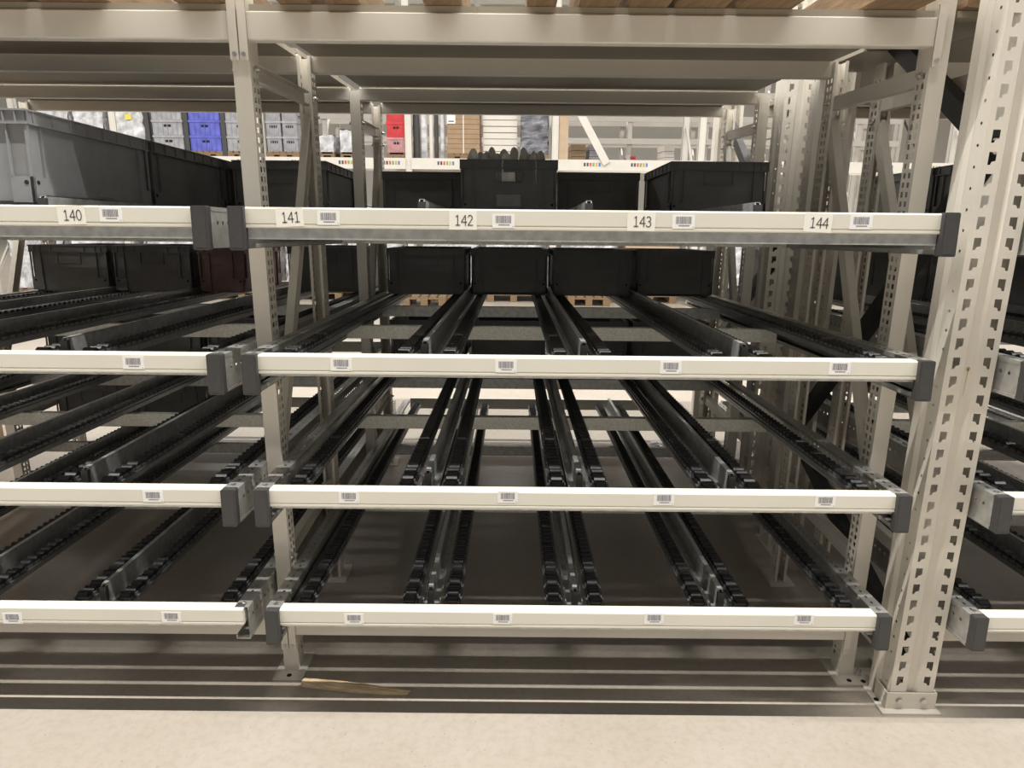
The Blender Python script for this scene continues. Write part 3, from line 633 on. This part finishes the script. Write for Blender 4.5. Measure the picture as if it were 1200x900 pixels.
def stack(label, px0, px1, rowsn, mt, h=0.205, cols=1, last=None):
    x0, x1 = px_x(px0, YR), px_x(px1, YR); w_ = (x1 - x0) / cols; me = crate_mesh(w_ - 0.004, 0.7, h, mt)
    pallet('wooden pallet under the ' + label + ' crates', (x0 + x1) / 2, YR + 0.02, ZP, x1 - x0, 0.75)
    lv = ['bottom', 'second', 'third', 'fourth', 'top']
    for r in range(rowsn):
        for c_ in range(cols):
            side = '' if cols == 1 else (', left column', ', right column')[c_]
            m_ = me if not (last and r == 0) else crate_mesh(w_ - 0.004, 0.7, h, last)
            thing('stacking_crate', '%s crate, %s of its stack%s' % (label, lv[r], side), 'crate', (x0 + w_ * (c_ + 0.5), YR + 0.03, ZP + 0.1455 + r * (h + 0.001)), None, 'stacked crates across the aisle', m_)
stack('grey left neighbour of the blue', 178, 215, 3, 'crate_grey')
stack('blue', 221, 259, 3, 'blue')
stack('grey right neighbour of the blue', 264, 300, 3, 'crate_grey')
stack('grey background', 311, 349, 3, 'crate_grey', cols=2)
stack('red', 452, 476, 3, 'red', last='pink_wrap')
for i, px in enumerate((173, 218.5, 262, 306)):
    x0 = px_x(px, YR); thing('stack_divider', ('first', 'second', 'third', 'fourth')[i] + ' dark upright strip from the left between the background stacks', 'divider', (x0, YR + 0.02, ZP), None, 'dark dividers between stacks', MB().box(-0.032, 0.032, 0, 0.04, 0, 1.3, bev=0.006).mesh('stack_divider', 'separator'))
wrapped('low grey wrapped load between the left rack posts', 374, 391, 0.22, 'wrap', seed=8)
wrapped('second low grey wrapped load between the left rack posts', 398, 414, 0.3, 'wrap', seed=9)
# folded cardboard bundle
x0, x1 = px_x(524, YR), px_x(562, YR); pallet('wooden pallet under the brown cardboard bundle', (x0 + x1) / 2, YR + 0.02, ZP, x1 - x0, 0.75)
t = thing('cardboard_bundle', 'tall bundle of flat brown cardboard tied with a strap', 'cardboard', ((x0 + x1) / 2, YR + 0.02, ZP + 0.145)); a = (x1 - x0) / 2
for k in range(12): obj('cardboard_layer', MB().box(-a + 0.003 * (k % 3), a - 0.002 * (k % 2), 0.002 * (k % 3), 0.7, k * 0.065, k * 0.065 + 0.061).mesh('cardboard_layer', 'carton'), t)
obj('strap', MB().box(-0.008, 0.008, -0.004, 0.0, 0, 0.78).mesh('strap', 'paint_white'), t)
x0, z0 = at_y(528.5, 138, YR); thing('hanging_sign', 'white paper sign with small print hanging before the cardboard bundle', 'sign', (x0, YR + 0.0175, z0), None, None, MB().box(-0.058, 0.058, 0, 0.002, -0.075, 0.2).box(-0.04, 0.04, -0.001, 0, -0.055, -0.035, 1).mesh('hanging_sign', ['card', 'ink_grey']))
# dark strips and pale tubes between the red crates and the cardboard
for i, (pa, pb, m_, lb) in enumerate([(483, 491, 'separator', 'dark narrow roll right of the red crates'), (492, 500, 'wrap', 'pale wrapped roll near the red crates'), (502, 507, 'paint_white', 'pale narrow tube left of the cardboard'), (508, 513, 'separator', 'thin dark roll left of the cardboard'), (515, 521, 'wrap', 'grey wrapped roll next to the cardboard bundle')]):
    x0, x1 = px_x(pa, YR), px_x(pb, YR); thing('upright_roll', lb, 'roll', ((x0 + x1) / 2, YR + 0.12, ZP), None, 'upright rolls across the aisle', MB().cyl((0, 0, 0.6), (x1 - x0) / 2, 1.2, 'z', 12).cyl((0, 0, 1.21), (x1 - x0) / 2.6, 0.02, 'z', 12).mesh('upright_roll', m_))
# white folded profiles behind
x0, x1 = px_x(566, YR), px_x(606, YR)
t = thing('profile_stack', 'stack of long white profiles lying across the aisle', 'profiles', ((x0 + x1) / 2, YR + 0.05, ZP))
for k in range(9): obj('profile', MB().cchan((-(x1 - x0) / 2, 0.1, 0.05 + k * 0.085), ((x1 - x0) / 2, 0.1, 0.05 + k * 0.085), 0.06, 0.07, (0, 1, 0)).mesh('profile', 'paint_white'), t)
wrapped('dark blue grey shrink wrapped stack behind the papers', 611, 642, 0.66, 'wrap_dark', seed=12, amp=0.016)
for i, (pa, pb) in enumerate(((654, 666),)):
    x0, x1 = px_x(pa, YR), px_x(pb, YR); thing('brown_carton', 'narrow tall brown carton right of the slotted background post', 'carton', ((x0 + x1) / 2, YR + 0.02, ZP), None, None, MB().box(-(x1 - x0) / 2, (x1 - x0) / 2, 0, 0.6, 0, 0.75, bev=0.004).box(-0.01, 0.01, -0.001, 0.6, 0, 0.7505).mesh('brown_carton', 'carton_light'))
xa, za = at_y(679, 131, YR - 0.046); xb, zb = at_y(711, 192, YR - 0.046)
thing('diagonal_bar', 'broad pale diagonal bar across the background right of centre', 'brace', (xb, YR - 0.046, zb), None, None, MB().bar((0, 0, 0), ((xa - xb) * 1.5, 0, (za - zb) * 1.5), 0.03, 0.105, (0, 1, 0)).mesh('diagonal_bar', 'paint_white'))
# floor level loads below the labelled beam
rl = random.Random(21)
xs = [-7.72 + 2.075 * (i // 2) + (0.56 if i % 2 == 0 else 1.51) for i in range(12)]
nm = ['far left first', 'far left second', 'far left third', 'left fourth', 'left fifth', 'left sixth', 'centre left', 'centre', 'centre right', 'right ninth', 'right tenth', 'far right']
for i, x in enumerate(xs):
    if i in (9,):
        thing('floor_carton', 'pale carton load standing on the floor across the aisle', 'carton', (x, YR + 0.25, 0.1455), None, None, MB().box(-0.4, 0.4, 0, 0.9, 0, 1.1, bev=0.01).box(-0.03, 0.03, -0.002, 0.9, 0, 1.1015).mesh('floor_carton', 'carton_light'))
    else:
        thing('wrapped_load', 'silver wrapped load at floor level across the aisle, ' + nm[i], 'wrapped load', (x, YR + 0.25, 0.1455), None, 'wrapped loads at floor level', crumple(0.82, 0.9, rl.uniform(1.05, 1.3), 0.02, 40 + i).mesh('wrapped_load', 'wrap'))
    pallet('floor pallet across the aisle under the load, ' + nm[i], x, YR + 0.22, 0, 0.8, 1.0, 'floor pallets')
for lb, pa in (('small empty pallet on the bright floor under the first black tote', 497), ('small empty pallet on the bright floor under the third black tote', 690)):
    d = ray(pa, 359); s = -H / d.z; pallet(lb, d.x * s, d.y * s, 0, 0.62, 0.4, 'empty pallets on the floor')
# second, more distant rack row
YD = 15.0
for k in range(9):
    bg_frame('distant pale rack frame number %s from the left' % ('one two three four five six seven eight nine'.split()[k]), -5.4 + k * 1.55, YD, 1.1, 6.0, 'paint_white', 'distant rack frames')
for j, z in enumerate((1.2, 2.15, 2.62, 3.05, 3.5, 5.4)):
    thing('distant_beam', 'distant pale rack beam, %s from the floor' % ('first second third fourth fifth sixth'.split()[j]), 'beam', (0.8, YD, z), None, 'distant rack beams', MB().box(-7, 7, -0.05, 0.0, 0, 0.11, bev=0.006).box(-7, 7, 0.9, 0.95, 0, 0.11).mesh('distant_beam', 'paint_white'))
def dload(label, pa, pb, ya, yb, m_, cat='carton', Y=YD + 0.1):
    x0, z0 = at_y(pa, yb, Y); x1, z1 = at_y(pb, ya, Y); w_ = x1 - x0; z0 = 2.2605; h = min(z1 - z0, 0.352); Y -= 0.14
    b = MB(); n = 3
    for k in range(n): b.box(-w_ / 2 + 0.006 * (k % 2), w_ / 2 - 0.004 * (k % 2), 0.004 * k, 0.8, h * k / n, h * (k + 1) / n - 0.008)
    thing('distant_load', label, cat, ((x0 + x1) / 2, Y, z0), None, 'distant loads', b.mesh('distant_load', m_))
dload('distant brown carton stack left of the diagonal bar', 668, 686, 160, 199, 'carton')
dload('distant grey wrapped stack behind the diagonal bar', 689, 704, 158, 199, 'crate_grey', 'wrapped load')
dload('distant small red box right of the diagonal bar', 737, 744, 183, 199, 'red', 'box')
dload('distant pale cupboard right of centre', 776, 790, 160, 199, 'wall', 'cupboard')
dload('distant pale boxes behind the rolls', 480, 520, 130, 199, 'wall_tan')
dload('distant pale goods behind the left rack posts', 381, 412, 120, 185, 'paint_white')
# right far side: rack frames with cross bracing before the white wall
for lb, xx in (('left', 7.6), ('right', 8.35)):
    t = thing('cross_braced_frame', lb + ' tall cross braced rack frame before the white wall at right', 'rack frame', (xx, 16.0, 0), None, 'cross braced frames')
    obj('front_post', bgpost(MB(), 0, 0, 6.0).mesh('front_post', 'paint_white'), t); obj('rear_post', bgpost(MB(), 0.65, 0.0, 6.0).mesh('rear_post', 'paint_white'), t)
    for k in range(5):
        s_ = 1 if k % 2 else -1
        obj('brace', MB().bar((0.325 - s_ * 0.3, 0.04, 0.3 + k * 1.0), (0.325 + s_ * 0.3, 0.04, 1.3 + k * 1.0), 0.02, 0.04, (0, 1, 0)).mesh('brace', 'separator'), t)
